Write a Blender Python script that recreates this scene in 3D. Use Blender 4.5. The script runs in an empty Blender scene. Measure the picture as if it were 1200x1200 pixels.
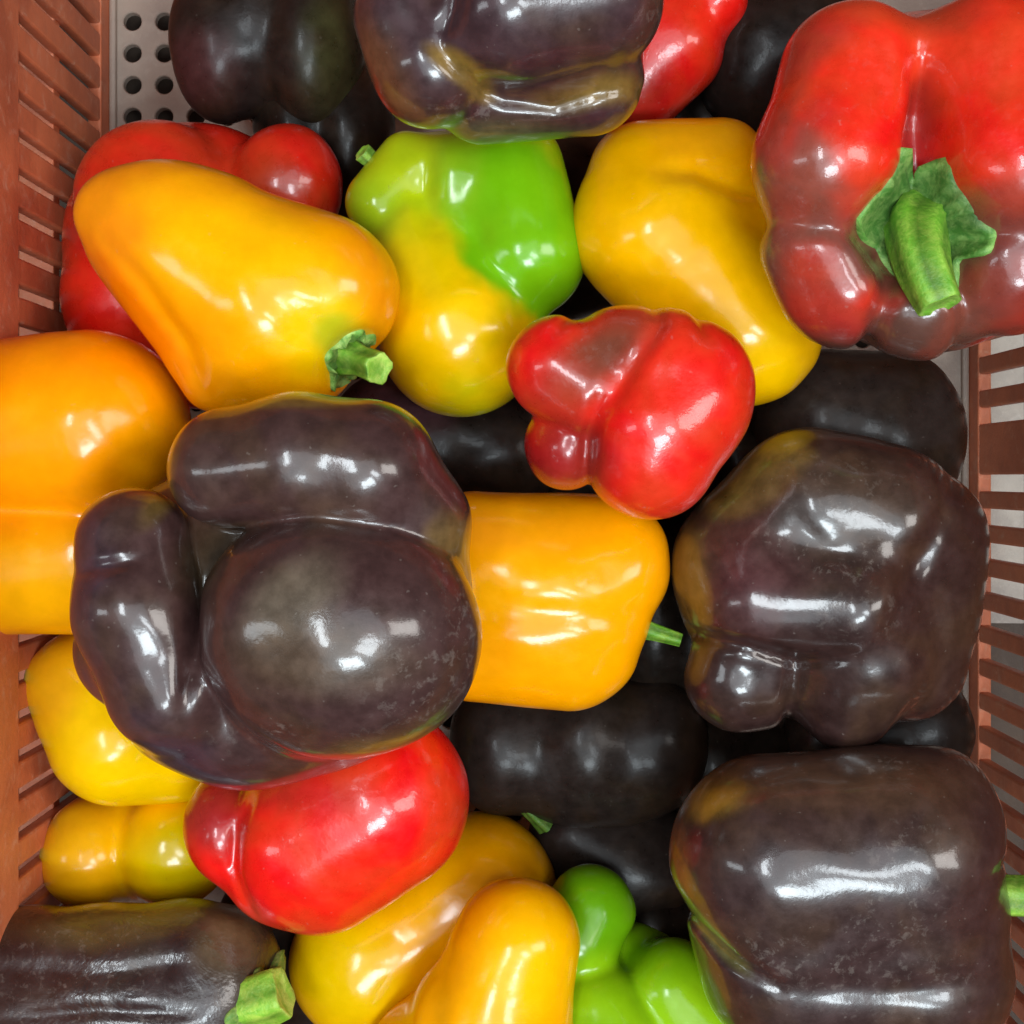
import bpy, bmesh, math, random
import numpy as np
from mathutils import Vector, Matrix

sc = bpy.context.scene
# ------------------------------------------------------------------ camera
H = 0.55                       # lens height above the crate floor (m)
K = 6.18e-4                    # metres per photo pixel per metre of distance
NX, NY = 600.0, 560.0          # photo pixel straight below the lens
cam_d = bpy.data.cameras.new('camera')
cam_d.sensor_fit = 'HORIZONTAL'
cam_d.sensor_width = 36.0
cam_d.lens = 36.0 / (1200 * K)
cam_d.shift_y = -(600 - NY) / 1200.0
cam_d.clip_start = 0.01
cam_d.clip_end = 50
cam = bpy.data.objects.new('camera', cam_d)
cam.location = (0, 0, H)
cam.rotation_euler = (0, 0, 0)
sc.collection.objects.link(cam)
sc.camera = cam

# ------------------------------------------------------------------ light
w = bpy.data.worlds.new('World')
sc.world = w
w.use_nodes = True
w.node_tree.nodes['Background'].inputs[0].default_value = (0.92, 0.96, 1.0, 1)
w.node_tree.nodes['Background'].inputs[1].default_value = 0.05


def area_lamp(name, ax, ay, dist, sx, sy, radiance, col, rz=0.0):
    """Rectangular lamp seen from the crate at tilt angles ax (to the right), ay (towards the top of the photo)."""
    L = bpy.data.lights.new(name, 'AREA')
    L.shape = 'RECTANGLE'
    L.size, L.size_y = sx, sy
    L.energy = radiance * math.pi * sx * sy
    L.color = col
    o = bpy.data.objects.new(name, L)
    d = Vector((math.tan(ax), math.tan(ay), 1.0)).normalized()
    o.location = Vector((0, 0, 0.12)) + d * dist
    o.rotation_euler = d.to_track_quat('Z', 'Y').to_euler()
    o.rotation_euler.rotate_axis('Z', rz)
    sc.collection.objects.link(o)
    return o


area_lamp('lamp_soft', 0.04, -0.12, 1.7, 1.50, 1.20, 1.55, (0.84, 0.94, 1.0))
area_lamp('lamp_main', 0.10, -0.40, 1.5, 0.50, 0.30, 23.0, (0.82, 0.94, 1.0), 0.15)
area_lamp('lamp_second', 0.30, -0.14, 1.5, 0.18, 0.36, 17.0, (0.86, 0.95, 1.0), -0.2)
area_lamp('lamp_third', -0.24, 0.05, 1.6, 0.50, 0.17, 21.0, (0.86, 0.95, 1.0), 0.3)
area_lamp('lamp_side', 0.72, 0.06, 1.8, 0.50, 0.80, 8.0, (1.0, 0.97, 0.93))
area_lamp('lamp_low', -0.80, -0.12, 1.9, 0.25, 0.60, 6.0, (0.86, 0.95, 1.0))

sc.view_settings.view_transform = 'Standard'
sc.view_settings.look = 'None'
sc.view_settings.exposure = 0.2
sc.view_settings.gamma = 1.0

COL = sc.collection


# ------------------------------------------------------------------ helpers
def at(px, py, z):
    s = (H - z) * K
    return np.array([(px - NX) * s, -(py - NY) * s, z])


def link(name, me, mat=None, parent=None, loc=None):
    o = bpy.data.objects.new(name, me)
    COL.objects.link(o)
    if mat is not None:
        me.materials.append(mat)
    if loc is not None:
        o.location = loc
    if parent is not None:
        o.parent = parent
    return o


def tag(o, label, cat, group=None):
    o['label'] = label
    o['category'] = cat
    if group:
        o['group'] = group


def nd(nt, t, **kw):
    n = nt.nodes.new(t)
    for k, v in kw.items():
        setattr(n, k, v)
    return n


# ------------------------------------------------------------------ materials
def mat_base(name):
    m = bpy.data.materials.new(name)
    m.use_nodes = True
    nt = m.node_tree
    return m, nt, nt.nodes['Principled BSDF']


def noise(nt, vec, scale, detail=3, rough=0.55, dist=0.0):
    n = nd(nt, 'ShaderNodeTexNoise')
    n.inputs['Scale'].default_value = scale
    n.inputs['Detail'].default_value = detail
    n.inputs['Roughness'].default_value = rough
    n.inputs['Distortion'].default_value = dist
    nt.links.new(vec, n.inputs['Vector'])
    return n.outputs['Fac']


def ramp(nt, fac, a, b, va=0.0, vb=1.0):
    n = nd(nt, 'ShaderNodeMapRange')
    n.interpolation_type = 'SMOOTHSTEP'
    n.inputs['From Min'].default_value = a
    n.inputs['From Max'].default_value = b
    n.inputs['To Min'].default_value = va
    n.inputs['To Max'].default_value = vb
    nt.links.new(fac, n.inputs['Value'])
    return n.outputs['Result']


def math_n(nt, op, a, b):
    n = nd(nt, 'ShaderNodeMath', operation=op)
    for i, v in enumerate((a, b)):
        if isinstance(v, (int, float)):
            n.inputs[i].default_value = v
        else:
            nt.links.new(v, n.inputs[i])
    return n.outputs[0]


def mix_c(nt, fac, a, b, mode='MIX'):
    n = nd(nt, 'ShaderNodeMix', data_type='RGBA', blend_type=mode)
    if isinstance(fac, (int, float)):
        n.inputs[0].default_value = fac
    else:
        nt.links.new(fac, n.inputs[0])
    for i, v in ((6, a), (7, b)):
        if isinstance(v, tuple):
            n.inputs[i].default_value = (*v, 1) if len(v) == 3 else v
        else:
            nt.links.new(v, n.inputs[i])
    return n.outputs[2]


def pepper_mat(name, rough=0.2, sss=0.0, mottle=None, mottle_amt=0.0, dust=0.0, speck=0.0, bump=0.15, streak=0.0, vary=0.08, spec=0.5, coat=0.0, coat_rough=0.13):
    m, nt, b = mat_base(name)
    tc = nd(nt, 'ShaderNodeTexCoord').outputs['Object']
    col = nd(nt, 'ShaderNodeAttribute', attribute_name='Col').outputs['Color']
    scuff = nd(nt, 'ShaderNodeAttribute', attribute_name='scuff').outputs['Fac']
    n_low = noise(nt, tc, 38, 3, 0.5, 0.6)
    n_mid = noise(nt, tc, 170, 4, 0.6)
    n_fine = noise(nt, tc, 900, 3, 0.6)
    if mottle:
        col = mix_c(nt, ramp(nt, n_low, 0.42, 0.72, 0.0, mottle_amt), col, mottle)
    # gentle value variation of the skin
    hsv = nd(nt, 'ShaderNodeHueSaturation')
    nt.links.new(col, hsv.inputs['Color'])
    nt.links.new(ramp(nt, n_mid, 0.2, 0.8, 1 - vary, 1 + vary), hsv.inputs['Value'])
    nt.links.new(ramp(nt, n_low, 0.2, 0.8, 0.496, 0.504), hsv.inputs['Hue'])
    col = hsv.outputs['Color']
    # dust film and scuffs
    nz = noise(nt, tc, 320, 5, 0.72, 0.4)
    film = math_n(nt, 'MULTIPLY', ramp(nt, n_low, 0.35, 0.75), dust)
    grit = math_n(nt, 'MULTIPLY', ramp(nt, nz, 0.52, 0.66), scuff)
    grit = math_n(nt, 'MULTIPLY', grit, 0.26)
    sp = math_n(nt, 'MULTIPLY', ramp(nt, noise(nt, tc, 620, 1, 0.4), 0.74, 0.80), speck)
    dsum = math_n(nt, 'MAXIMUM', math_n(nt, 'MAXIMUM', film, grit), sp)
    col = mix_c(nt, dsum, col, (0.42, 0.36, 0.31))
    nt.links.new(col, b.inputs['Base Color'])
    r = math_n(nt, 'ADD', ramp(nt, n_mid, 0.25, 0.8, rough * 0.75, rough * 1.35), math_n(nt, 'MULTIPLY', dsum, 0.35))
    nt.links.new(r, b.inputs['Roughness'])
    b.inputs['Specular IOR Level'].default_value = spec
    b.inputs['Coat Weight'].default_value = coat
    b.inputs['Coat Roughness'].default_value = coat_rough
    if sss > 0:
        b.inputs['Subsurface Weight'].default_value = sss
        b.inputs['Subsurface Radius'].default_value = (0.006, 0.003, 0.001)
        b.inputs['Subsurface Scale'].default_value = 1.0
    hsum = math_n(nt, 'ADD', math_n(nt, 'MULTIPLY', n_mid, 0.6), math_n(nt, 'MULTIPLY', n_fine, 0.02))
    if streak > 0:
        hsum = math_n(nt, 'ADD', hsum, math_n(nt, 'MULTIPLY', noise(nt, tc, 55, 4, 0.6, 0.8), streak))
    bp = nd(nt, 'ShaderNodeBump')
    bp.inputs['Strength'].default_value = bump
    bp.inputs['Distance'].default_value = 0.002
    nt.links.new(hsum, bp.inputs['Height'])
    nt.links.new(bp.outputs['Normal'], b.inputs['Normal'])
    nt.links.new(bp.outputs['Normal'], b.inputs['Coat Normal'])
    return m


M = {}
M['orange'] = pepper_mat('pepper_orange_skin', 0.17, 0.10, (0.88, 0.28, 0.0), 0.22, speck=0.05, bump=0.08, vary=0.05, spec=0.36, coat=0.10)
M['red'] = pepper_mat('pepper_red_skin', 0.30, 0.05, (0.42, 0.02, 0.005), 0.3, dust=0.012, speck=0.12, bump=0.12, vary=0.10, spec=0.42, coat=0.55, coat_rough=0.09)
M['green'] = pepper_mat('pepper_green_skin', 0.18, 0.08, None, 0, bump=0.06, vary=0.05, spec=0.42, coat=0.15)
M['purple'] = pepper_mat('pepper_purple_skin', 0.36, 0.0, (0.060, 0.026, 0.012), 0.6, dust=0.010, speck=0.12, bump=0.07, vary=0.3, spec=0.32, coat=0.85, coat_rough=0.125)
M['dark'] = pepper_mat('pepper_dark_skin', 0.34, 0.0, (0.026, 0.013, 0.006), 0.7, dust=0.002, speck=0.05, bump=0.12, vary=0.3, spec=0.16, coat=0.06)
M['wrinkled'] = pepper_mat('pepper_wrinkled_skin', 0.34, 0.0, (0.045, 0.026, 0.014), 0.5, dust=0.02, speck=0.2, bump=0.22, streak=1.8, vary=0.2, spec=0.5, coat=0.5)


def stem_mat(name, c1, c2, rough=0.5):
    m, nt, b = mat_base(name)
    tc = nd(nt, 'ShaderNodeTexCoord').outputs['Object']
    at_ = nd(nt, 'ShaderNodeAttribute', attribute_name='Col').outputs['Color']
    n1 = noise(nt, tc, 260, 5, 0.7, 0.5)
    c = mix_c(nt, ramp(nt, n1, 0.35, 0.7), c1, c2)
    c = mix_c(nt, 1.0, c, at_, 'MULTIPLY')
    nt.links.new(c, b.inputs['Base Color'])
    b.inputs['Roughness'].default_value = rough
    b.inputs['Subsurface Weight'].default_value = 0.08
    b.inputs['Subsurface Radius'].default_value = (0.002, 0.003, 0.001)
    bp = nd(nt, 'ShaderNodeBump')
    bp.inputs['Strength'].default_value = 0.4
    bp.inputs['Distance'].default_value = 0.001
    nt.links.new(noise(nt, tc, 700, 4, 0.6), bp.inputs['Height'])
    nt.links.new(bp.outputs['Normal'], b.inputs['Normal'])
    return m


M['stem'] = stem_mat('stem_green', (0.12, 0.30, 0.02), (0.27, 0.42, 0.06))
M['calyx'] = stem_mat('calyx_green', (0.045, 0.135, 0.020), (0.15, 0.25, 0.065), 0.55)


def plastic_mat(name, c1, c2, dustc, rough):
    m, nt, b = mat_base(name)
    g = nd(nt, 'ShaderNodeNewGeometry').outputs['Position']
    n1 = noise(nt, g, 22, 5, 0.65, 0.4)
    n2 = noise(nt, g, 420, 4, 0.7)
    n3 = noise(nt, g, 130, 5, 0.75, 0.5)
    c = mix_c(nt, ramp(nt, n1, 0.35, 0.7), c1, c2)
    c = mix_c(nt, ramp(nt, n3, 0.50, 0.78, 0.0, 0.55), c, dustc)
    c = mix_c(nt, ramp(nt, n2, 0.68, 0.78, 0.0, 0.5), c, dustc)
    nt.links.new(c, b.inputs['Base Color'])
    nt.links.new(ramp(nt, n3, 0.3, 0.8, rough, rough + 0.2), b.inputs['Roughness'])
    bp = nd(nt, 'ShaderNodeBump')
    bp.inputs['Strength'].default_value = 0.25
    bp.inputs['Distance'].default_value = 0.001
    nt.links.new(n2, bp.inputs['Height'])
    nt.links.new(bp.outputs['Normal'], b.inputs['Normal'])
    return m


M['crate'] = plastic_mat('crate_plastic', (0.70, 0.195, 0.080), (0.46, 0.115, 0.05), (0.74, 0.46, 0.32), 0.42)
M['base'] = plastic_mat('crate_base_plastic', (0.38, 0.30, 0.24), (0.30, 0.23, 0.19), (0.50, 0.42, 0.34), 0.5)
M['ground'] = plastic_mat('dark_wood', (0.085, 0.055, 0.038), (0.06, 0.04, 0.03), (0.14, 0.10, 0.075), 0.7)

# ------------------------------------------------------------------ setting
gm = bpy.data.meshes.new('ground')
gm.from_pydata([(-3, -3, -0.022), (3, -3, -0.022), (3, 3, -0.022), (-3, 3, -0.022)], [], [(0, 1, 2, 3)])
ground = link('ground', gm, M['ground'])
ground['kind'] = 'structure'
M['added_pale'] = plastic_mat('added_sheet_pale', (0.46, 0.41, 0.35), (0.30, 0.26, 0.23), (0.60, 0.55, 0.50), 0.6)
bm = bmesh.new()
bmesh.ops.create_grid(bm, x_segments=18, y_segments=22, size=0.5)
for v in bm.verts:
    v.co = Vector((0.262 + v.co.x * 0.13, 0.004 + v.co.y * 0.128, -0.0195 + 0.0012 * math.sin(v.co.x * 9 + v.co.y * 5) + 0.001 * math.sin(v.co.y * 14)))
r_ = bmesh.ops.extrude_face_region(bm, geom=bm.faces[:])
for v in [e for e in r_['geom'] if isinstance(e, bmesh.types.BMVert)]:
    v.co.z += 0.0005
me = bpy.data.meshes.new('added_sheet')
bm.to_mesh(me)
bm.free()
sheet = link('added_sheet', me, M['added_pale'])  # added pale sheet, gives the bright gaps behind the right wall slots
tag(sheet, 'pale sheet added outside the crate to brighten the right wall slots', 'sheet')

# ------------------------------------------------------------------ crate
XL, XR, YB, YT = -0.1600, 0.1815, -0.290, 0.250
WALL_T, WALL_H = 0.0052, 0.205
crate = bpy.data.objects.new('crate', None)
COL.objects.link(crate)
tag(crate, 'orange-brown slotted plastic crate with perforated pale base, holding all the peppers', 'crate')


def box_bm(bm, x0, x1, y0, y1, z0, z1, bev=0.0):
    r = bmesh.ops.create_cube(bm, size=1.0)
    vs = r['verts']
    for v in vs:
        v.co = Vector((x0 + (v.co.x + .5) * (x1 - x0), y0 + (v.co.y + .5) * (y1 - y0), z0 + (v.co.z + .5) * (z1 - z0)))
    if bev > 0:
        es = list({e for v in vs for e in v.link_edges})
        bmesh.ops.bevel(bm, geom=es, offset=bev, segments=2, affect='EDGES', profile=0.5)


def bm_obj(name, bm, mat, parent, smooth=False):
    me = bpy.data.meshes.new(name)
    bm.to_mesh(me)
    bm.free()
    if smooth:
        me.shade_smooth()
    return link(name, me, mat, parent)


# perforated base
P = 0.01265
hx0, hy0 = at(155, 25, 0)[:2]
verts, faces = [], []
NSEG = 16
RH = 0.0036


gx = [hx0 + i * P for i in range(0, 26)]
gy = [hy0 - j * P for j in range(-3, 38)]
for x in gx:
    for y in gy:
        # a square ring of sixteen points that includes the corners
        i0 = len(verts)
        h = P / 2
        for k in range(NSEG):
            a = 2 * math.pi * k / NSEG + math.pi / 4
            c, s = math.cos(a), math.sin(a)
            q = h / max(abs(c), abs(s))
            verts.append((x + c * q, y + s * q, 0.0))
            verts.append((x + c * (RH + 0.0004), y + s * (RH + 0.0004), 0.0))
            verts.append((x + c * RH, y + s * RH, -0.0005))
            verts.append((x + c * RH, y + s * RH, -0.004))
        for k in range(NSEG):
            a, b = i0 + 4 * k, i0 + 4 * ((k + 1) % NSEG)
            for j in range(3):
                faces.append((a + j, b + j, b + j + 1, a + j + 1))
bx0, bx1 = gx[0] - P / 2, gx[-1] + P / 2
by0, by1 = gy[-1] - P / 2, gy[0] + P / 2


def quad(x0, x1, y0, y1):
    i = len(verts)
    verts.extend([(x0, y0, 0), (x1, y0, 0), (x1, y1, 0), (x0, y1, 0)])
    faces.append((i, i + 1, i + 2, i + 3))


quad(XL, bx0, YB, YT)
quad(bx1, XR, YB, YT)
quad(bx0, bx1, YB, by0)
quad(bx0, bx1, by1, YT)
me = bpy.data.meshes.new('base')
me.from_pydata(verts, [], faces)
link('base', me, M['base'], crate)
# a rounded fillet where the base meets each long wall
for x, sg in ((XL, 1), (XR, -1)):
    bm = bmesh.new()
    box_bm(bm, min(x, x + sg * 0.0028), max(x, x + sg * 0.0028), YB, YT, -0.003, 0.0026, 0.0012)
    bm_obj('fillet', bm, M['base'], crate)


def side_wall(x_in, sg, slot, pitch, y_phase, skip):
    """A long wall with its inner face at x_in; sg is the outward direction."""
    a, b = sorted((x_in, x_in + sg * WALL_T))
    bm = bmesh.new()
    box_bm(bm, a, b, YB, YT, -0.018, 0.0125, 0.0008)           # lower band
    box_bm(bm, a, b, YB, YT, 0.1015, WALL_H, 0.0008)           # upper band
    o0, o1 = sorted((x_in + sg * (WALL_T - 0.0015), x_in + sg * (WALL_T + 0.011)))
    box_bm(bm, o0, o1, YB, YT, 0.0500, 0.0570, 0.0005)         # rib round the outside
    wl = bm_obj('wall', bm, M['crate'], crate)
    y = y_phase
    while y < YT:
        y += pitch
    y -= pitch
    me_s = {}
    i = 0
    while y > YB:
        # slat between this slot centre and the next one down
        if i in skip:
            y0, y1 = y - 2 * pitch + slot / 2, y - slot / 2
            step = 2
        else:
            y0, y1 = y - pitch + slot / 2, y - slot / 2
            step = 1
        if step not in me_s:
            bm = bmesh.new()
            L = (y1 - y0) / 2
            a2, b2 = sorted((0.0003 * sg, sg * (WALL_T - 0.0003)))
            box_bm(bm, a2, b2, -L, L, 0.0120, 0.1020, 0.0009)
            ms = bpy.data.meshes.new('slat')
            bm.to_mesh(ms)
            bm.free()
            ms.materials.append(M['crate'])
            me_s[step] = ms
        s = bpy.data.objects.new('slat', me_s[step])
        COL.objects.link(s)
        s.location = (x_in, (y0 + y1) / 2, 0)
        s.parent = wl
        y -= pitch * step
        i += step
    return wl


yl = at(22, 111, 0.102)[1]
side_wall(XL, -1, 0.0039, P * 1.0, yl, ())
yr = at(1150, 566, 0.02)[1]
pr = P * 1.03
n_up = math.ceil((YT - yr) / pr) - 1
side_wall(XR, 1, 0.0064, pr, yr, (n_up - 2,))
for y, sg in ((YT, 1), (YB, -1)):
    bm = bmesh.new()
    a, b = sorted((y, y + sg * WALL_T))
    box_bm(bm, XL - WALL_T, XR + WALL_T, a, b, -0.018, WALL_H, 0.001)
    bm_obj('end_wall', bm, M['crate'], crate)

# ------------------------------------------------------------------ pepper builder
def smin(a, b, k):
    if k <= 0:
        return np.minimum(a, b)
    h = np.maximum(k - np.abs(a - b), 0.0) / k
    return np.minimum(a, b) - h * h * k * 0.25


class Shape:
    """Smooth union of blobs. Blob numbers are read off the photograph in pixels: (x, y) there,
    dz = pixels towards the lens from the pepper's own height z; each becomes a world-space solid."""

    def __init__(self, z, seed=0):
        self.z = z
        self.s = (H - z) * K
        self.items = []
        self.grooves = []
        self.rng = random.Random(seed)
        self.ph = np.array([[self.rng.uniform(0, 6.28) for _ in range(3)] for _ in range(6)])
        self.wob = 1.2

    def pt(self, x, y, dz):
        return at(x, y, self.z + dz * self.s)

    def sc(self, dz):
        return (H - (self.z + dz * self.s)) * K

    def E(self, x, y, dz, rx, ry, rz=None, rot=0.0, k=25, op='add'):
        if rz is None:
            rz = (rx + ry) / 2
        s = self.sc(dz)
        a = math.radians(-rot)
        R = np.array([[math.cos(a), math.sin(a), 0], [-math.sin(a), math.cos(a), 0], [0, 0, 1]])
        self.items.append((op, 'E', self.pt(x, y, dz), np.array([rx, ry, rz]) * s, R, k * self.s))
        return self

    def C(self, x1, y1, d1, r1, x2, y2, d2, r2, k=25, op='add'):
        self.items.append((op, 'C', self.pt(x1, y1, d1), r1 * self.sc(d1), self.pt(x2, y2, d2), r2 * self.sc(d2), k * self.s))
        return self

    def G(self, pts, width, depth, taper=True, z_from=-40):
        """A crease pressed into the upper side along a line."""
        self.grooves.append((np.array([at(x, y, self.z + 40 * self.s)[:2] for x, y in pts]), width * self.s, depth * self.s, taper, self.z + z_from * self.s))
        return self

    def center(self):
        c = [it[2] for it in self.items if it[0] == 'add'] + [it[4] for it in self.items if it[1] == 'C' and it[0] == 'add']
        c = np.array(c)
        return (c.min(0) + c.max(0)) / 2

    def sdf(self, p):
        d = None
        for it in self.items:
            if it[1] == 'E':
                q = (p - it[2]) @ it[4].T
                k0 = np.linalg.norm(q / it[3], axis=1)
                k1 = np.linalg.norm(q / (it[3] ** 2), axis=1)
                e = k0 * (k0 - 1.0) / np.maximum(k1, 1e-9)
                k = it[5]
            else:
                a, r1, b, r2, k = it[2], it[3], it[4], it[5], it[6]
                ba = b - a
                l2 = ba @ ba
                rr = r1 - r2
                a2 = l2 - rr * rr
                pa = p - a
                y = pa @ ba
                zz = y - l2
                x2 = ((pa * l2 - y[:, None] * ba) ** 2).sum(1)
                y2, z2 = y * y * l2, zz * zz * l2
                kk = np.sign(rr) * rr * rr * x2
                e = (np.sqrt(np.maximum(x2 * a2 / l2, 0)) + y * rr) / l2 - r1
                e = np.where(np.sign(y) * a2 * y2 < kk, np.sqrt(x2 + y2) / l2 - r1, e)
                e = np.where(np.sign(zz) * a2 * z2 > kk, np.sqrt(x2 + z2) / l2 - r2, e)
            if d is None:
                d = e
            elif it[0] == 'add':
                d = smin(d, e, k)
            else:
                d = -smin(-d, e, k)
        for pts, wd, dp, taper, zf in self.grooves:
            best = np.full(len(p), 1e9)
            tt = np.zeros(len(p))
            seg = np.linalg.norm(np.diff(pts, axis=0), axis=1)
            tot, acc = seg.sum(), 0.0
            for i in range(len(pts) - 1):
                a, b = pts[i], pts[i + 1]
                ba = b - a
                t = np.clip(((p[:, :2] - a) @ ba) / max(ba @ ba, 1e-12), 0, 1)
                dd = np.linalg.norm(p[:, :2] - a - t[:, None] * ba, axis=1)
                m = dd < best
                best[m] = dd[m]
                tt[m] = ((acc + t * seg[i]) / tot)[m]
                acc += seg[i]
            g = np.exp(-(best / wd) ** 2) * dp
            if taper:
                g = g * np.clip(np.sin(np.pi * (0.06 + 0.88 * tt)), 0, 1) ** 0.6
            g = g * np.clip((p[:, 2] - zf) / 0.008, 0, 1)
            d = d + g
        if self.wob:
            for i, f in enumerate((45, 70, 110)):
                q = self.ph[i]
                q2 = self.ph[i + 3]
                d = d + self.wob * self.s * (0.9 ** i) * np.sin(p[:, 0] * f * 2 + q[0] + 2 * np.sin(p[:, 1] * f + q2[0])) * np.sin(p[:, 1] * f * 1.7 + q[1]) * np.sin(p[:, 2] * f * 1.5 + q[2] + 1.0)
        return d

    def grad(self, p, e=3e-4):
        g = np.stack([self.sdf(p + np.eye(3)[i] * e) - self.sdf(p - np.eye(3)[i] * e) for i in range(3)], axis=1)
        return g / np.maximum(np.linalg.norm(g, axis=1)[:, None], 1e-9)

    def mesh(self, n):
        """Surface nets on a fine grid, filled in only near the surface, then pulled onto it."""
        h = {7: 0.00105, 6: 0.0016}[n]
        lo, hi = np.full(3, 1e9), np.full(3, -1e9)
        for it in self.items:
            if it[0] != 'add':
                continue
            for p, r in ([(it[2], it[3].max())] if it[1] == 'E' else [(it[2], it[3]), (it[4], it[5])]):
                lo, hi = np.minimum(lo, p - r), np.maximum(hi, p + r)
        lo, hi = lo - 5 * h - 0.002, hi + 5 * h + 0.002
        B = 4
        nc = np.ceil((hi - lo) / (h * B)).astype(int) + 1
        ci = np.stack(np.meshgrid(*[np.arange(q) for q in nc], indexing='ij'), -1)
        dc = self.sdf((lo + (ci.reshape(-1, 3) + 0.5 - 0.5 / B) * h * B)).reshape(nc)
        F = np.repeat(np.repeat(np.repeat(dc, B, 0), B, 1), B, 2)
        near = np.argwhere(np.abs(dc) < h * B * 1.35 + 0.0012)
        sub = np.stack(np.meshgrid(*[np.arange(B)] * 3, indexing='ij'), -1).reshape(-1, 3)
        fi = (near[:, None, :] * B + sub[None]).reshape(-1, 3)
        F[fi[:, 0], fi[:, 1], fi[:, 2]] = self.sdf(lo + fi * h)
        ins = F < 0
        cnt = np.zeros(np.array(F.shape) - 1, dtype=np.int8)
        for dx in (0, 1):
            for dy in (0, 1):
                for dz in (0, 1):
                    cnt += ins[dx:F.shape[0] - 1 + dx, dy:F.shape[1] - 1 + dy, dz:F.shape[2] - 1 + dz]
        act = np.argwhere((cnt > 0) & (cnt < 8))
        idx = np.full(cnt.shape, -1, dtype=np.int64)
        idx[act[:, 0], act[:, 1], act[:, 2]] = np.arange(len(act))
        acc = np.zeros((len(act), 3))
        num = np.zeros(len(act))
        corners = [(0, 0, 0), (1, 0, 0), (0, 1, 0), (1, 1, 0), (0, 0, 1), (1, 0, 1), (0, 1, 1), (1, 1, 1)]
        val = [F[act[:, 0] + c[0], act[:, 1] + c[1], act[:, 2] + c[2]] for c in corners]
        for i in range(8):
            for j in range(i + 1, 8):
                if bin(i ^ j).count('1') != 1:
                    continue
                m = (val[i] < 0) != (val[j] < 0)
                t = val[i] / np.where(m, val[i] - val[j], 1.0)
                pi_, pj_ = np.array(corners[i]), np.array(corners[j])
                acc += m[:, None] * (pi_ + t[:, None] * (pj_ - pi_))
                num += m
        v = lo + (act + acc / num[:, None]) * h
        quads = []
        for ax in range(3):
            o1, o2 = (ax + 1) % 3, (ax + 2) % 3
            A = np.take(ins, np.arange(F.shape[ax] - 1), ax)
            Bm = np.take(ins, np.arange(1, F.shape[ax]), ax)
            e = np.argwhere(A != Bm)
            e = e[(e[:, o1] > 0) & (e[:, o2] > 0)]
            q = []
            for d1, d2 in ((0, 0), (-1, 0), (-1, -1), (0, -1)):
                g = e.copy()
                g[:, o1] += d1
                g[:, o2] += d2
                q.append(idx[g[:, 0], g[:, 1], g[:, 2]])
            q = np.stack(q, 1)
            flip = ~A[e[:, 0], e[:, 1], e[:, 2]]
            q[flip] = q[flip][:, ::-1]
            quads.append(q)
        f = np.vstack(quads).astype(np.int32)
        # even out the net along the surface and settle it on the surface again
        for _ in range(2):
            sm = np.zeros_like(v)
            nn = np.zeros(len(v))
            for i in range(4):
                np.add.at(sm, f[:, i], v[f[:, (i + 1) % 4]])
                np.add.at(nn, f[:, i], 1)
            v = v * 0.4 + 0.6 * sm / nn[:, None]
            v = v - self.grad(v) * np.clip(self.sdf(v), -h, h)[:, None]
        return self.center(), v, f


def fuzz(p, seed, f=60.0):
    r = random.Random(seed)
    v = np.zeros(len(p))
    for i in range(5):
        ff = f * (1.6 ** i)
        a = np.array([r.uniform(-1, 1) for _ in range(3)])
        b = np.array([r.uniform(-1, 1) for _ in range(3)])
        v += (0.7 ** i) * np.sin(p @ a * ff + r.uniform(0, 6) + 1.7 * np.sin(p @ b * ff * 1.3 + r.uniform(0, 6)))
    return v / 2.0


SHAPES = []


def pepper(label, shape, mat, color, patches=(), scuffs=(), res=7, group=None, edge=0.25):
    """patches: (x, y, dz, rx, ry, rot, colour, softness, strength) blobs of another skin colour."""
    c, v, f = shape.mesh(res)
    me = bpy.data.meshes.new('bell_pepper')
    loc = v - c
    me.vertices.add(len(v))
    me.vertices.foreach_set('co', loc.astype(np.float32).ravel())
    me.loops.add(f.size)
    me.loops.foreach_set('vertex_index', f.ravel())
    me.polygons.add(len(f))
    me.polygons.foreach_set('loop_start', np.arange(0, f.size, 4, dtype=np.int32))
    me.update(calc_edges=True)
    me.validate()
    me.shade_smooth()
    cols = np.tile(np.array([*color, 1.0]), (len(v), 1))

    def blob(x, y, dz, rx, ry, rot, soft, seed):
        q = v - shape.pt(x, y, dz)
        a = math.radians(-rot)
        u0 = q[:, 0] * math.cos(a) + q[:, 1] * math.sin(a)
        u1 = -q[:, 0] * math.sin(a) + q[:, 1] * math.cos(a)
        s = shape.sc(dz)
        k = np.sqrt((u0 / (rx * s)) ** 2 + (u1 / (ry * s)) ** 2 + (q[:, 2] / (max(rx, ry, 70) * 1.3 * s)) ** 2)
        k = k + edge * fuzz(v, seed)
        m = np.clip((1 + soft - k) / (2 * soft), 0, 1)
        return m * m * (3 - 2 * m)

    for i, (x, y, dz, rx, ry, rot, pc, soft, st) in enumerate(patches):
        m = (blob(x, y, dz, rx, ry, rot, soft, 31 * i + len(label)) * st)[:, None]
        cols[:, :3] = cols[:, :3] * (1 - m) + np.array(pc) * m
    ca = me.color_attributes.new('Col', 'FLOAT_COLOR', 'POINT')
    ca.data.foreach_set('color', cols.astype(np.float32).ravel())
    sf = np.zeros(len(v))
    for i, (x, y, dz, rx, ry, rot, st) in enumerate(scuffs):
        sf = np.maximum(sf, blob(x, y, dz, rx, ry, rot, 0.4, 77 * i + 5) * st)
    fa = me.attributes.new('scuff', 'FLOAT', 'POINT')
    fa.data.foreach_set('value', sf.astype(np.float32))
    o = link('bell_pepper', me, M[mat], None, tuple(c))
    tag(o, label, 'bell pepper', group)
    SHAPES.append((label, shape, v))
    return o


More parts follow.
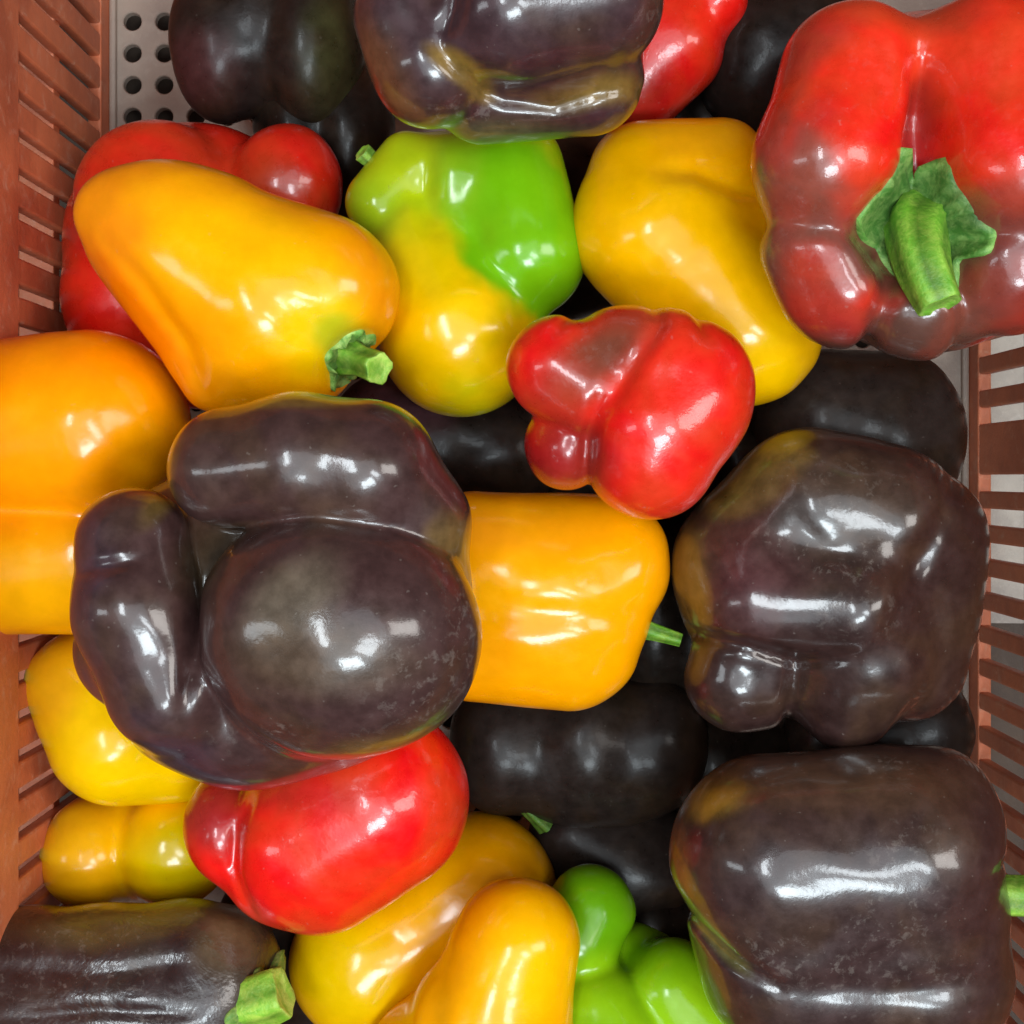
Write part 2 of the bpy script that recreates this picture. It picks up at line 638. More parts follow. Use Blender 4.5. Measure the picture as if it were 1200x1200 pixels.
def stem(parent, shape, pts, radii, tint=(1, 1, 1), end=(1.5, 1.15, 1.2), ribs=5, rib=0.10, nseg=20, name='stem'):
    """A ribbed, cut stalk along a line of (x, y, dz) points."""
    c = np.array(parent.location)
    P0 = np.array([shape.pt(*p) for p in pts])
    R0 = np.array([r * shape.sc(p[2]) for r, p in zip(radii, pts)])
    # resample with Catmull-Rom
    n = len(P0)
    Pe = np.vstack([2 * P0[0] - P0[1], P0, 2 * P0[-1] - P0[-2]])
    pos, rad = [], []
    for i in range(n - 1):
        for t in np.linspace(0, 1, 7)[: 7 if i == n - 2 else 6]:
            a, b, d, e = Pe[i], Pe[i + 1], Pe[i + 2], Pe[i + 3]
            pos.append(0.5 * ((2 * b) + (-a + d) * t + (2 * a - 5 * b + 4 * d - e) * t * t + (-a + 3 * b - 3 * d + e) * t ** 3))
            rad.append(R0[i] * (1 - t) + R0[i + 1] * t)
    pos, rad = np.array(pos), np.array(rad)
    tang = np.gradient(pos, axis=0)
    tang /= np.linalg.norm(tang, axis=1)[:, None]
    up = np.array([0.31, 0.2, 0.93])
    vs, fs, cs = [], [], []
    r = random.Random(len(SHAPES) * 7 + len(pts))
    ph = r.uniform(0, 6)
    m = len(pos)
    for i in range(m):
        u = np.cross(tang[i], up)
        u /= np.linalg.norm(u)
        w_ = np.cross(tang[i], u)
        for k in range(nseg):
            a = 2 * math.pi * k / nseg
            rr = rad[i] * (1 + rib * math.cos(ribs * a + ph) + 0.05 * math.sin(3 * a + i * 0.4))
            vs.append(pos[i] + rr * (math.cos(a) * u + math.sin(a) * w_))
            g = 1.0 + 0.34 * math.cos(ribs * a + ph) + 0.15 * math.cos(11 * a) + 0.1 * math.sin(i * 1.3 + k)
            cs.append((tint[0] * g, tint[1] * g, tint[2] * g, 1))
    for i in range(m - 1):
        for k in range(nseg):
            a, b = i * nseg + k, i * nseg + (k + 1) % nseg
            fs.append((a, b, b + nseg, a + nseg))
    # cut end: a lip, then a slightly sunken pale face
    base = (m - 1) * nseg
    for fr, dd, cc in ((0.92, 0.05, 1.25), (0.70, -0.06, 1.35), (0.35, -0.10, 1.1)):
        i0 = len(vs)
        for k in range(nseg):
            q = vs[(m - 1) * nseg + k]
            vs.append(pos[-1] + (q - pos[-1]) * fr + tang[-1] * rad[-1] * dd)
            cs.append((end[0] * cc, end[1] * cc, end[2] * cc, 1))
        for k in range(nseg):
            fs.append((base + k, base + (k + 1) % nseg, i0 + (k + 1) % nseg, i0 + k))
        base = i0
    vs.append(pos[-1] - tang[-1] * rad[-1] * 0.12)
    cs.append((end[0], end[1], end[2], 1))
    for k in range(nseg):
        fs.append((base + k, base + (k + 1) % nseg, len(vs) - 1))
    me = bpy.data.meshes.new(name)
    me.from_pydata([tuple(q - c) for q in vs], [], fs)
    me.shade_smooth()
    ca = me.color_attributes.new('Col', 'FLOAT_COLOR', 'POINT')
    ca.data.foreach_set('color', np.array(cs, dtype=np.float32).ravel())
    return link(name, me, M['stem'], parent)


def calyx(parent, shape, x, y, dz, rad, lobes=6, thick=5, seed=1, axis=None, tint=(1, 1, 1), rim=1.5, climb=0.45):
    """The leafy green cap round the stalk, laid on the pepper's own surface."""
    c = np.array(parent.location)
    p0 = shape.pt(x, y, dz)[None]
    if axis is None:
        for _ in range(12):
            p0 = p0 - shape.grad(p0) * shape.sdf(p0)[:, None]
    else:
        a_ = np.array(axis, float) / np.linalg.norm(axis)
        p0 = p0 + a_ * 120 * shape.s
        for _ in range(40):
            p0 = p0 - a_ * np.clip(shape.sdf(p0), -0.002, 0.05)[:, None] * 0.8
    ax = shape.grad(p0)[0] if axis is None else np.array(axis, float)
    ax = ax / np.linalg.norm(ax)
    u = np.cross(ax, (0, 1, 0.1))
    u /= np.linalg.norm(u)
    w_ = np.cross(ax, u)
    r = random.Random(seed)
    R = rad * shape.s
    T = thick * shape.s
    nA, nR = 72, 9
    am = [r.uniform(0.75, 1.15) for _ in range(lobes)]
    ph = r.uniform(0, 6)
    top, cs = [], []
    for j in range(nR + 1):
        fr = j / nR
        for k in range(nA):
            a = 2 * math.pi * k / nA
            li = (a * lobes / (2 * math.pi))
            i0 = int(li) % lobes
            ft = li - int(li)
            amp = am[i0] * (1 - ft) + am[(i0 + 1) % lobes] * ft
            pet = 0.72 + 0.28 * abs(math.cos(math.pi * ft)) ** 1.4
            rr = R * amp * pet * fr * (1 + 0.04 * math.sin(9 * a + ph))
            top.append(p0[0] + rr * (math.cos(a) * u + math.sin(a) * w_))
            g = 1.0 + 0.25 * math.cos(a * lobes) * fr + (rim - 1) * max(0, (fr - 0.82) / 0.18) + r.uniform(-0.08, 0.08)
            cs.append((g * tint[0], g * tint[1], g * tint[2] * 0.9, 1))
    top = np.array(top)
    flat0 = top.copy()
    pos_ = flat0 + ax * climb * R
    run = np.zeros(len(pos_))
    for _ in range(40):
        st = np.clip(shape.sdf(pos_), 0.0, R) * 0.8
        st = np.minimum(st, 1.9 * R - run)
        pos_ = pos_ - ax * st[:, None]
        run = run + st
    top = pos_
    nrm = shape.grad(top)
    fr = np.repeat(np.arange(nR + 1) / nR, nA)
    ang = np.tile(np.arange(nA) / nA * 2 * np.pi, nR + 1)
    lift = T * (0.55 + 0.9 * (1 - fr) ** 2 + 0.45 * np.sin(ang * lobes * 2 + ph) * fr + 0.15 * np.sin(ang * 13 + fr * 9) + 0.9 * (fr > 0.9) * (np.sin(ang * 5 + ph * 2) > 0))
    up_ = top + nrm * lift[:, None]
    lo = top[-nA:] - nrm[-nA:] * T * 0.3
    vs = np.vstack([up_, lo])
    fs = []
    for j in range(nR + 1):
        for k in range(nA):
            a, b = j * nA + k, j * nA + (k + 1) % nA
            fs.append((a, b, b + nA, a + nA))
    cs += cs[-nA:]
    me = bpy.data.meshes.new('calyx')
    me.from_pydata([tuple(q - c) for q in vs], [], fs)
    me.shade_smooth()
    ca = me.color_attributes.new('Col', 'FLOAT_COLOR', 'POINT')
    ca.data.foreach_set('color', np.array(cs, dtype=np.float32).ravel())
    return link('calyx', me, M['calyx'], parent)


# skin colours (linear)
ORANGE = (0.95, 0.34, 0.0)
DEEP_ORANGE = (0.84, 0.19, 0.0)
YELLOW = (0.90, 0.55, 0.0)
OCHRE = (0.88, 0.44, 0.0)
RED = (0.74, 0.020, 0.005)
DARKRED = (0.25, 0.012, 0.008)
GREEN = (0.16, 0.42, 0.003)
YGREEN = (0.38, 0.47, 0.004)
PURPLE = (0.038, 0.018, 0.0165)
BROWN = (0.060, 0.028, 0.022)
DARK_SHADED = (0.017, 0.011, 0.009)  # dark skin, deepened further for the shade of peppers stacked above
BRONZE = (0.20, 0.115, 0.02)
OLIVE = (0.10, 0.10, 0.028)
VIOLET = (0.040, 0.026, 0.048)
TAN = (0.17, 0.13, 0.09)

# ------------------------------------------------------------------ lowest layer
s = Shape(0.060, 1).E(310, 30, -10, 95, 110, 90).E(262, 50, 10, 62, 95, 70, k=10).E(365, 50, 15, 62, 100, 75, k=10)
pepper('very dark pepper deep in the top left corner, beside the perforated base', s, 'dark', DARK_SHADED,
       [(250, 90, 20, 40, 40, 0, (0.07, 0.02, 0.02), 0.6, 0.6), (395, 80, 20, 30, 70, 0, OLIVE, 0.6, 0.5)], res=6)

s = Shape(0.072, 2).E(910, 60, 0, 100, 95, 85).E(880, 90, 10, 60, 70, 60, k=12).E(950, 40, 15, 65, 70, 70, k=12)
pepper('very dark pepper deep at the top edge, left of the big red one', s, 'dark', DARK_SHADED, [], res=6)

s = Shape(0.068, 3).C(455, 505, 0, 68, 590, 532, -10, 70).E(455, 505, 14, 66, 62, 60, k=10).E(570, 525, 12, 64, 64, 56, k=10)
pepper('very dark pepper deep in the gap above the central orange pepper', s, 'dark', DARK_SHADED,
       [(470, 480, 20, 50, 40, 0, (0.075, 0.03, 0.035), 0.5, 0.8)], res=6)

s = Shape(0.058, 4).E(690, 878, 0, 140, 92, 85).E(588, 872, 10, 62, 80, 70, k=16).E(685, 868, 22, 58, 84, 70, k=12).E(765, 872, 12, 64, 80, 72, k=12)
pepper('very dark pepper lying just below the central orange pepper', s, 'dark', DARK_SHADED, [], res=7)

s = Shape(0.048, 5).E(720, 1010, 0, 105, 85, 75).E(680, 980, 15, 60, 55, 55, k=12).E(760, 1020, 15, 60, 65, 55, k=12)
p = pepper('almost black pepper deep in the gap left of the lower right purple pepper', s, 'dark', DARK_SHADED, [], res=6)
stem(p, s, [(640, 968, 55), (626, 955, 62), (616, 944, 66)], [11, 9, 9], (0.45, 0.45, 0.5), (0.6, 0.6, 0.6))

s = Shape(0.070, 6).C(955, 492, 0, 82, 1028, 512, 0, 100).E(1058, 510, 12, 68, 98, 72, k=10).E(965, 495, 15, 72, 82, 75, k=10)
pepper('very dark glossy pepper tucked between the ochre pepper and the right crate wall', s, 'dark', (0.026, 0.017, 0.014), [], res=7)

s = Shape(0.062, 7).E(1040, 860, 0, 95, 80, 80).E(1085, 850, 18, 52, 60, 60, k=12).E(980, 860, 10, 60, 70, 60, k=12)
pepper('dark pepper almost hidden between the two big purple peppers at the right', s, 'dark', DARK_SHADED, [], res=6)

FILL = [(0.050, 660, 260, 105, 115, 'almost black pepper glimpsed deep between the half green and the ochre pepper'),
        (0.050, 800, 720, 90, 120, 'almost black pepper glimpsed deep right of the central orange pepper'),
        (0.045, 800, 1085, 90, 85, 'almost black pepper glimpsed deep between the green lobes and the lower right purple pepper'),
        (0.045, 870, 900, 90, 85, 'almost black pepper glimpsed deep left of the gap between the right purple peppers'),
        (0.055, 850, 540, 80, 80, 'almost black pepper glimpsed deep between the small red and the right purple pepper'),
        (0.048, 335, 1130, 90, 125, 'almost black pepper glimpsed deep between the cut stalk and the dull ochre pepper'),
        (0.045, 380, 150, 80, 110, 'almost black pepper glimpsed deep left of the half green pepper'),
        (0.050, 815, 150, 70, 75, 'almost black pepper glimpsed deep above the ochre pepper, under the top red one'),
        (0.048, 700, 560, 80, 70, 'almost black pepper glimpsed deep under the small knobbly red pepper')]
for i, (z, x, y, rx, ry, lab) in enumerate(FILL):  # fillers added low to hide the pale base and keep gaps dark
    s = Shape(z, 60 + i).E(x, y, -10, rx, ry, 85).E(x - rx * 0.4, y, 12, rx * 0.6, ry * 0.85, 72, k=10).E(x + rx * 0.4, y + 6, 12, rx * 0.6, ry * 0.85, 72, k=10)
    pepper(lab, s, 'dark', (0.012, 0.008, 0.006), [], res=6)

s = Shape(0.072, 8).E(225, 285, -30, 150, 140, 100).E(182, 230, 25, 94, 88, 74, k=10).E(335, 218, 15, 66, 72, 68, k=12).E(150, 345, 0, 78, 90, 70, k=14).E(240, 400, -10, 90, 80, 60, k=20).E(300, 300, 0, 90, 80, 70, k=15)
pepper('two-lobed red pepper tucked under the pointed orange pepper at the left wall', s, 'red', (0.70, 0.020, 0.005),
       [(330, 225, 60, 45, 40, 0, (0.35, 0.05, 0.008), 0.6, 0.7)])

s = Shape(0.085, 9).C(745, 95, 0, 62, 790, 55, 10, 60).E(835, 5, 10, 42, 42, 50, k=20).E(740, 40, 0, 90, 80, 70, k=20)
pepper('red pepper behind the purple pepper at the top edge', s, 'red', RED, [(740, 130, 20, 60, 30, -25, (0.30, 0.01, 0.008), 0.6, 0.8)])

s = Shape(0.062, 10).E(165, 985, -20, 105, 70, 70).E(108, 1000, 15, 58, 66, 62, k=12).E(205, 992, 20, 66, 70, 66, k=12)
pepper('two-lobed yellow pepper above the wrinkled dark pepper in the lower left', s, 'orange', OCHRE,
       [(210, 1000, 50, 62, 50, 0, (0.48, 0.40, 0.0), 0.5, 0.8), (90, 985, 50, 40, 50, 0, (0.78, 0.40, 0.005), 0.5, 0.7)])

s = Shape(0.080, 11).C(88, 802, 15, 58, 138, 862, 15, 80, k=15).E(200, 880, -5, 80, 60, 60, k=25).E(170, 790, -20, 110, 80, 70, k=25)
pepper('bright yellow pepper against the left wall, under the big purple pepper', s, 'orange', YELLOW,
       [(70, 790, 40, 35, 60, 20, (0.80, 0.36, 0.005), 0.6, 0.8)])

s = Shape(0.068, 12).C(435, 1120, 0, 92, 560, 1045, -10, 92).E(430, 1130, 20, 86, 90, 75, k=15).E(545, 1060, 10, 92, 85, 75, -30, k=15)
pepper('dull ochre pepper at the bottom edge, under the glossy red pepper', s, 'orange', (0.80, 0.38, 0.0),
       [(410, 1130, 60, 60, 60, 0, (0.70, 0.48, 0.0), 0.5, 0.8), (590, 1000, 40, 60, 50, 0, (0.72, 0.28, 0.0), 0.6, 0.7)])

# ------------------------------------------------------------------ middle layer
s = Shape(0.098, 13).C(600, 200, 0, 62, 615, 300, 10, 72, k=20).C(495, 290, -5, 62, 540, 392, 10, 97, k=22).C(478, 190, 0, 36, 446, 238, 0, 42, k=14).E(545, 250, -20, 95, 90, 70, k=25).E(530, 205, 0, 50, 50, 55, k=20)
s.G([(505, 180), (498, 230), (510, 270)], 14, 8).G([(565, 310), (600, 350), (625, 390)], 20, 5)
p = pepper('half green, half yellow pepper near the top, under the purple pepper', s, 'green', YGREEN,
           [(540, 400, 40, 115, 95, 0, (0.86, 0.48, 0.0), 0.4, 1.0), (500, 320, 40, 60, 50, 20, (0.72, 0.50, 0.0), 0.6, 0.9),
            (620, 262, 50, 82, 118, -25, GREEN, 0.22, 1.0), (535, 200, 40, 30, 60, 0, (0.20, 0.36, 0.008), 0.5, 0.7), (440, 250, 30, 30, 35, 0, (0.22, 0.36, 0.008), 0.6, 0.7)])
stem(p, s, [(462, 200, -10), (436, 188, 0), (424, 178, 8)], [10, 10, 11], (0.9, 0.9, 0.9), (1.5, 1.3, 1.6))

s = Shape(0.100, 14).C(755, 208, 5, 66, 842, 197, 10, 58, k=20).C(768, 275, 15, 94, 868, 382, 10, 96, k=16).E(740, 260, 10, 68, 70, 66, k=20)
s.E(800, 235, 10, 85, 60, 70, k=30).E(880, 285, -15, 66, 90, 66, k=30)
s.G([(915, 228), (860, 224), (810, 210), (770, 214)], 14, 10)
pepper('ochre yellow pepper right of the half green one, beside the big red pepper', s, 'orange', OCHRE,
       [(800, 180, 50, 70, 35, 0, (0.85, 0.34, 0.0), 0.6, 0.7), (880, 420, 60, 70, 50, 30, YELLOW, 0.5, 0.7)])

s = Shape(0.108, 15).C(-70, 505, 15, 100, 108, 500, 20, 113, k=12).C(-70, 655, 0, 90, 105, 650, 0, 92, k=14)
pepper('large orange pepper cut off by the left edge', s, 'orange', (0.95, 0.32, 0.0),
       [(60, 690, 50, 130, 60, 0, (0.90, 0.42, 0.0), 0.6, 0.8), (60, 420, 60, 130, 40, 0, DEEP_ORANGE, 0.6, 0.4)])

s = Shape(0.132, 16).C(134, 248, 0, 44, 322, 352, 0, 116, k=15).E(236, 297, 0, 140, 97, 96, 28, k=30).C(152, 292, -15, 40, 260, 434, -10, 52, k=26).E(406, 340, 0, 58, 64, 78, k=60).E(330, 420, 5, 80, 62, 70, k=40)
s.E(432, 432, 40, 36, 36, 50, k=34, op='sub')
s.G([(130, 285), (175, 335), (215, 395), (240, 470)], 13, 7).G([(180, 250), (270, 280), (370, 345), (405, 395)], 26, 3).G([(300, 330), (360, 380), (400, 410)], 20, 5)
p = pepper('pointed orange pepper with its green stalk end facing lower right', s, 'orange', ORANGE,
           [(150, 260, 40, 75, 75, 0, (0.86, 0.27, 0.004), 0.6, 0.9), (160, 385, 0, 36, 120, -34, DEEP_ORANGE, 0.3, 0.9),
            (300, 300, 90, 130, 60, 28, (0.94, 0.45, 0.0), 0.6, 0.85), (375, 395, 60, 60, 50, 0, (0.84, 0.54, 0.0), 0.5, 0.9),
            (395, 395, 60, 28, 26, 0, (0.42, 0.42, 0.01), 0.5, 0.9), (450, 330, 20, 40, 60, 0, (0.86, 0.26, 0.004), 0.5, 0.7)])
calyx(p, s, 412, 420, 30, 52, 5, 6, seed=4, axis=(0.75, -0.35, 0.45), tint=(1.5, 1.25, 1.3), rim=2.0)
stem(p, s, [(406, 418, 25), (424, 425, 42), (444, 432, 66)], [23, 17, 19], (0.9, 0.95, 0.8), (1.7, 1.5, 2.0))

s = Shape(0.112, 17).C(560, 662, 0, 88, 694, 664, 0, 84, k=15).C(560, 742, 0, 80, 668, 752, 0, 80, k=38).E(640, 705, 10, 120, 90, 90, k=30).E(728, 660, 0, 48, 60, 70, 15, k=34)
s.G([(540, 706), (620, 712), (690, 716), (770, 722)], 18, 6)
p = pepper('squat orange pepper in the middle, its thin stalk pointing right', s, 'orange', (0.95, 0.35, 0.0),
           [(600, 620, 90, 120, 30, 5, (0.84, 0.30, 0.004), 0.6, 0.7), (620, 690, 110, 90, 40, 0, (0.94, 0.40, 0.0), 0.6, 0.6)])
stem(p, s, [(735, 730, -10), (765, 740, -12), (798, 750, -8)], [15, 10, 8], (0.7, 0.8, 0.6), (1.1, 1.1, 1.1))

s = Shape(0.085, 18).C(692, 1066, 0, 52, 676, 1100, 10, 52, k=10).C(700, 1186, 34, 58, 716, 1250, 36, 84, k=12).C(788, 1158, 16, 56, 836, 1225, 10, 80, k=10).E(720, 1190, -50, 120, 110, 70, k=25)
pepper('bright green three-lobed pepper at the bottom edge, right of the smooth orange one', s, 'green', (0.18, 0.39, 0.003),
       [(690, 1060, 30, 60, 60, 0, (0.13, 0.34, 0.003), 0.6, 0.9), (800, 1200, 60, 60, 50, 0, (0.30, 0.54, 0.006), 0.6, 0.8), (705, 1150, 60, 40, 30, 0, (0.26, 0.48, 0.004), 0.6, 0.7)])

s = Shape(0.104, 28).C(606, 1104, 30, 74, 575, 1200, 25, 90, k=12).C(575, 1200, 25, 90, 560, 1290, 0, 100, k=20).E(560, 1240, -20, 130, 90, 80, k=30)
s.G([(520, 1120), (512, 1180), (505, 1230)], 16, 6)
pepper('smooth orange pepper rising from the bottom edge, left of the green lobes', s, 'orange', (0.93, 0.40, 0.0),
       [(560, 1080, 60, 50, 60, 20, (0.90, 0.32, 0.0), 0.7, 0.7), (610, 1140, 100, 50, 60, 15, (0.90, 0.50, 0.0), 0.6, 0.8)])

s = Shape(0.108, 19).C(372, 985, 20, 106, 438, 935, 20, 112, k=20).E(268, 972, 5, 50, 66, 66, -15, k=10).E(330, 1000, 0, 70, 80, 80, k=18)
s.G([(300, 930), (284, 970), (282, 1010), (300, 1060)], 9, 9)
pepper('glossy bright red pepper at the bottom, half covered by the big purple pepper', s, 'red', (0.80, 0.018, 0.004),
       [(250, 950, 30, 45, 35, 0, (0.28, 0.02, 0.015), 0.6, 0.9), (500, 990, 20, 40, 90, 30, (0.78, 0.02, 0.004), 0.6, 0.8), (350, 920, 60, 90, 25, 0, (0.45, 0.02, 0.015), 0.6, 0.7)])

s = Shape(0.100, 20).C(50, 1175, 0, 108, 215, 1168, 0, 104, k=15).E(268, 1155, 0, 62, 92, 88, k=18).C(-20, 1140, 20, 70, 230, 1130, 15, 72, k=12)
s.G([(0, 1120), (120, 1125), (230, 1115)], 10, 5).G([(20, 1170), (130, 1160), (240, 1165)], 8, 5).wob = 2.5
p = pepper('wrinkled dusty dark pepper in the bottom left corner with a cut stalk', s, 'wrinkled', (0.030, 0.015, 0.014),
           [(130, 1075, 60, 90, 25, -8, (0.13, 0.085, 0.02), 0.4, 0.8), (270, 1090, 40, 40, 40, 0, (0.12, 0.075, 0.03), 0.5, 0.7)],
           [(60, 1130, 80, 130, 40, 0, 0.55), (150, 1180, 90, 150, 40, 0, 0.55)])
calyx(p, s, 292, 1168, 20, 56, 5, 5, seed=9, axis=(0.6, 0.0, 0.8), tint=(1.5, 1.2, 1.2))
stem(p, s, [(266, 1180, 40), (298, 1174, 56), (332, 1162, 60)], [38, 31, 30], (1.25, 1.2, 1.0), (1.8, 1.5, 2.4))

s = Shape(0.118, 21).E(964, 680, -40, 172, 160, 120).C(950, 592, 0, 92, 1030, 610, 0, 92, k=30).C(868, 660, -5, 76, 880, 720, 15, 62, k=30).C(890, 706, 40, 52, 1000, 712, 62, 62, k=40).C(1098, 625, -20, 54, 1066, 780, -12, 62, k=50)
s.C(864, 796, 0, 62, 912, 788, -12, 62, k=24).C(1012, 765, 22, 80, 992, 818, 8, 60, k=16)
s.G([(790, 742), (870, 752), (930, 772), (985, 762)], 9, 9).G([(1120, 560), (1070, 645), (1020, 730)], 14, 7).G([(900, 570), (950, 640), (1010, 665), (1070, 640)], 16, 4).G([(930, 770), (928, 820), (934, 880)], 11, 12)
pepper('big dusty purple pepper at the right wall with scratches and a bronze upper left patch', s, 'purple', (0.033, 0.015, 0.013),
       [(885, 545, 30, 46, 68, 38, BRONZE, 0.22, 0.95), (870, 670, 60, 60, 60, 0, (0.075, 0.022, 0.022), 0.6, 0.8), (800, 700, 0, 22, 80, 0, BRONZE, 0.4, 0.8),
        (960, 600, 100, 100, 60, 0, (0.05, 0.032, 0.024), 0.6, 0.7)],
       [(950, 650, 120, 70, 14, 25, 0.8), (1030, 650, 120, 40, 16, -30, 0.8), (990, 570, 120, 80, 50, 0, 0.3), (1010, 720, 130, 70, 30, 0, 0.35)])

s = Shape(0.128, 22).C(905, 1005, 20, 120, 1050, 998, 20, 124, k=20).C(928, 1125, 0, 110, 1076, 1132, 5, 108, k=60).E(1105, 955, 15, 60, 78, 75, k=22).E(1112, 1065, 15, 62, 66, 75, k=18)
s.G([(775, 1035), (810, 1075), (850, 1108), (900, 1130)], 9, 9).G([(880, 1128), (1000, 1134), (1110, 1128), (1195, 1128)], 16, 4).G([(1120, 1010), (1180, 1005)], 12, 6)
p = pepper('large barrel-shaped purple pepper in the lower right corner, lying on its side', s, 'purple', PURPLE,
           [(835, 925, 40, 55, 22, -25, BRONZE, 0.35, 0.9), (960, 905, 60, 160, 28, 0, (0.075, 0.035, 0.02), 0.5, 0.9), (785, 1050, -10, 14, 90, 0, (0.30, 0.09, 0.02), 0.4, 0.9),
            (835, 1090, 50, 60, 12, 45, (0.13, 0.12, 0.03), 0.4, 0.9), (800, 1120, 20, 30, 30, 0, (0.10, 0.025, 0.02), 0.5, 0.7)],
           [(1060, 1020, 130, 50, 50, 0, 0.5), (1040, 1070, 130, 60, 50, 0, 0.5), (930, 1120, 110, 90, 25, 10, 0.6), (1000, 1150, 100, 130, 40, 0, 0.4), (1050, 905, 100, 30, 8, 0, 0.9)])
stem(p, s, [(1140, 1042, 0), (1175, 1048, 0), (1230, 1052, 5)], [28, 22, 22], (1.1, 1.1, 1.0), (1.3, 1.3, 1.3))

# ------------------------------------------------------------------ top layer
s = Shape(0.150, 23).E(600, -30, -30, 180, 170, 110).C(478, 20, 20, 64, 505, 78, 15, 72, k=14).C(600, 10, 45, 92, 690, 0, 35, 88, k=20).C(565, 112, -25, 56, 690, 92, -20, 66, k=16).E(560, 40, 40, 60, 60, 60, k=14)
s.G([(512, 70), (540, 92), (590, 112), (650, 118), (760, 90)], 9, 8).G([(545, -10), (535, 30), (520, 60)], 12, 10)
pepper('glossy purple pepper cut off by the top edge, with a bronze folded underside', s, 'purple', (0.046, 0.020, 0.023),
       [(705, 112, 10, 80, 16, -10, BRONZE, 0.5, 0.85), (540, 90, 50, 40, 14, 30, BRONZE, 0.4, 0.9), (440, 110, 10, 40, 60, -20, (0.14, 0.06, 0.02), 0.6, 0.7), (600, 158, 0, 80, 14, 0, (0.09, 0.10, 0.04), 0.6, 0.6)],
       [(620, 120, 60, 130, 14, -5, 0.6), (760, 40, 60, 20, 80, 0, 0.4)])

s = Shape(0.150, 24).E(1085, 215, -78, 186, 200, 124).C(1000, 92, 15, 88, 966, 190, 45, 78, k=30).C(966, 190, 45, 78, 998, 240, 36, 54, k=30).C(1158, 90, 20, 96, 1192, 200, 48, 88, k=46).C(1192, 200, 48, 88, 1166, 250, 38, 58, k=40)
s.C(960, 285, 18, 70, 988, 335, 8, 74, k=34).C(1180, 322, 14, 72, 1210, 300, 10, 80, k=30).E(1080, 362, 0, 74, 60, 66, k=26)
s.E(1078, 272, 84, 66, 60, 80, k=34, op='sub')
s.G([(1064, 75), (1076, 125), (1078, 200), (1076, 300)], 20, 26).G([(885, 255), (950, 272), (1020, 282)], 17, 10).G([(1024, 425), (1026, 370), (1045, 320)], 15, 14).G([(1125, 420), (1128, 370), (1110, 320)], 15, 12).G([(1130, 282), (1205, 270)], 16, 10)
p = pepper('big red pepper turning purple in the top right corner, thick green stalk facing the camera', s, 'red', (0.76, 0.022, 0.005),
           [(915, 285, 0, 50, 130, 5, (0.15, 0.060, 0.040), 0.6, 0.95), (1180, 290, 60, 60, 60, 0, (0.12, 0.035, 0.03), 0.5, 0.95),
            (1080, 395, 20, 150, 62, 0, (0.095, 0.040, 0.028), 0.5, 1.0), (1005, 305, 70, 62, 46, 20, (0.13, 0.05, 0.035), 0.6, 0.95), (1150, 330, 60, 80, 50, 0, (0.11, 0.045, 0.03), 0.6, 0.9),
            (950, 312, 70, 34, 18, 20, (0.50, 0.03, 0.01), 0.8, 0.7), (965, 368, 50, 65, 26, 20, (0.42, 0.02, 0.012), 0.7, 0.8), (960, 60, 40, 50, 22, -35, (0.34, 0.035, 0.02), 0.6, 0.7),
            (1080, 180, 60, 16, 80, 0, (0.26, 0.012, 0.012), 0.5, 0.8), (1195, 350, 40, 40, 40, 0, (0.25, 0.02, 0.014), 0.5, 0.8), (930, 200, 30, 36, 70, 15, (0.36, 0.05, 0.03), 0.7, 0.6), (1000, 250, 80, 40, 26, 0, (0.34, 0.05, 0.03), 0.7, 0.5), (1130, 30, 60, 60, 20, 0, (0.5, 0.03, 0.012), 0.7, 0.6), (1170, 250, 80, 50, 26, 0, (0.22, 0.05, 0.035), 0.6, 0.7)],
           [(960, 150, 100, 90, 60, -45, 0.14), (1150, 190, 110, 60, 90, 0, 0.12), (930, 280, 60, 50, 90, 0, 0.3)], edge=0.5)
calyx(p, s, 1080, 266, 10, 86, 7, 7, seed=15, axis=(0.0, 0.0, 1.0), rim=1.8, climb=0.85)
stem(p, s, [(1076, 262, 0), (1074, 272, 30), (1081, 308, 62), (1102, 358, 80)], [41, 36, 31, 26], (0.85, 0.95, 0.75), (1.1, 1.15, 1.4))

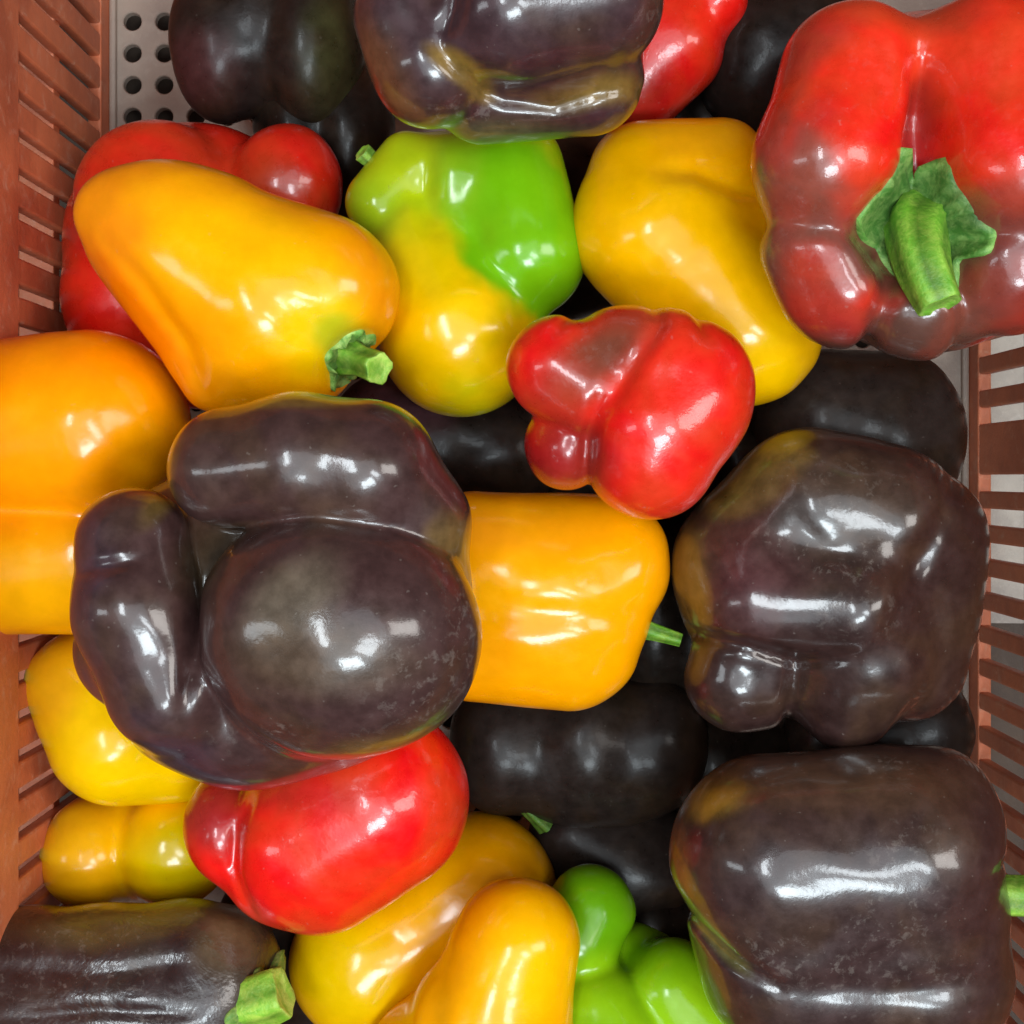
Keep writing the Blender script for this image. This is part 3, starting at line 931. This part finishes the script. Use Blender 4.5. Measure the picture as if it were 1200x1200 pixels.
s = Shape(0.148, 25).E(735, 470, -20, 105, 95, 80).C(655, 432, 15, 62, 690, 455, 20, 62, k=12).E(665, 522, -15, 50, 54, 60, k=9).C(775, 440, 25, 80, 800, 470, 20, 82, k=16).C(762, 530, 25, 80, 770, 500, 25, 88, k=14).E(735, 415, 12, 72, 58, 66, k=12).E(815, 445, 8, 66, 68, 70, k=14)
s.G([(700, 470), (690, 510), (686, 560)], 9, 8).G([(765, 350), (770, 385), (740, 430), (712, 480)], 10, 7).G([(645, 400), (660, 378), (685, 365)], 8, 4).G([(815, 365), (825, 400)], 10, 5)
pepper('small knobbly red pepper with a brown patch, sitting in the centre', s, 'red', (0.78, 0.018, 0.005),
       [(700, 415, 60, 72, 34, -35, (0.13, 0.05, 0.025), 0.6, 0.9), (660, 470, 40, 40, 50, 0, (0.42, 0.03, 0.01), 0.6, 0.7), (665, 540, 10, 55, 40, 0, (0.20, 0.015, 0.012), 0.6, 0.8), (810, 550, 40, 60, 60, 0, (0.78, 0.008, 0.006), 0.6, 0.7)],
       [(690, 420, 60, 60, 30, -30, 0.25)])

s = Shape(0.165, 26).E(340, 718, -95, 205, 192, 125).C(192, 618, -80, 46, 240, 596, -75, 50, k=16).E(250, 650, -85, 70, 62, 62, k=25).C(165, 760, -45, 76, 285, 838, -55, 80, k=40)
s.C(266, 548, 32, 70, 350, 540, 46, 75, k=14).C(350, 540, 46, 76, 430, 552, 44, 78, k=25).C(430, 552, 44, 78, 482, 612, 15, 64, k=25).C(482, 612, 15, 64, 506, 690, -25, 48, k=25)
s.C(156, 636, 15, 66, 163, 715, 35, 71, k=9).C(162, 715, 35, 70, 200, 805, 25, 76, k=25)
s.E(398, 740, 48, 168, 148, 122, 10, k=8)
s.E(290, 840, -40, 140, 74, 90, k=30)
s.G([(232, 690), (234, 760), (228, 820)], 9, 10).G([(95, 668), (135, 662), (175, 655)], 9, 7)
pepper('biggest purple pepper, three swollen lobes facing the camera, left of the centre', s, 'purple', (0.049, 0.021, 0.019),
       [(260, 660, 20, 50, 50, 0, (0.040, 0.026, 0.010), 0.6, 0.8), (345, 700, 130, 60, 36, -35, (0.15, 0.115, 0.075), 0.5, 0.6), (370, 770, 130, 90, 40, 0, (0.085, 0.05, 0.025), 0.6, 0.7),
        (455, 880, 50, 70, 32, -10, (0.14, 0.085, 0.025), 0.35, 0.9), (180, 860, 0, 130, 40, 40, VIOLET, 0.5, 0.6), (300, 470, 30, 130, 12, 0, (0.16, 0.10, 0.02), 0.4, 0.8), (530, 640, -20, 24, 50, -15, BRONZE, 0.4, 0.9),
        (205, 545, 20, 16, 60, 20, (0.20, 0.12, 0.02), 0.5, 0.8), (120, 680, 30, 30, 90, 0, VIOLET, 0.6, 0.6)],
       [(500, 790, 100, 70, 80, 0, 0.55), (335, 850, 90, 30, 16, 0, 0.9), (540, 720, 40, 20, 70, -10, 0.6), (400, 870, 80, 150, 30, 0, 0.25)])

sc.cycles.use_denoising = True
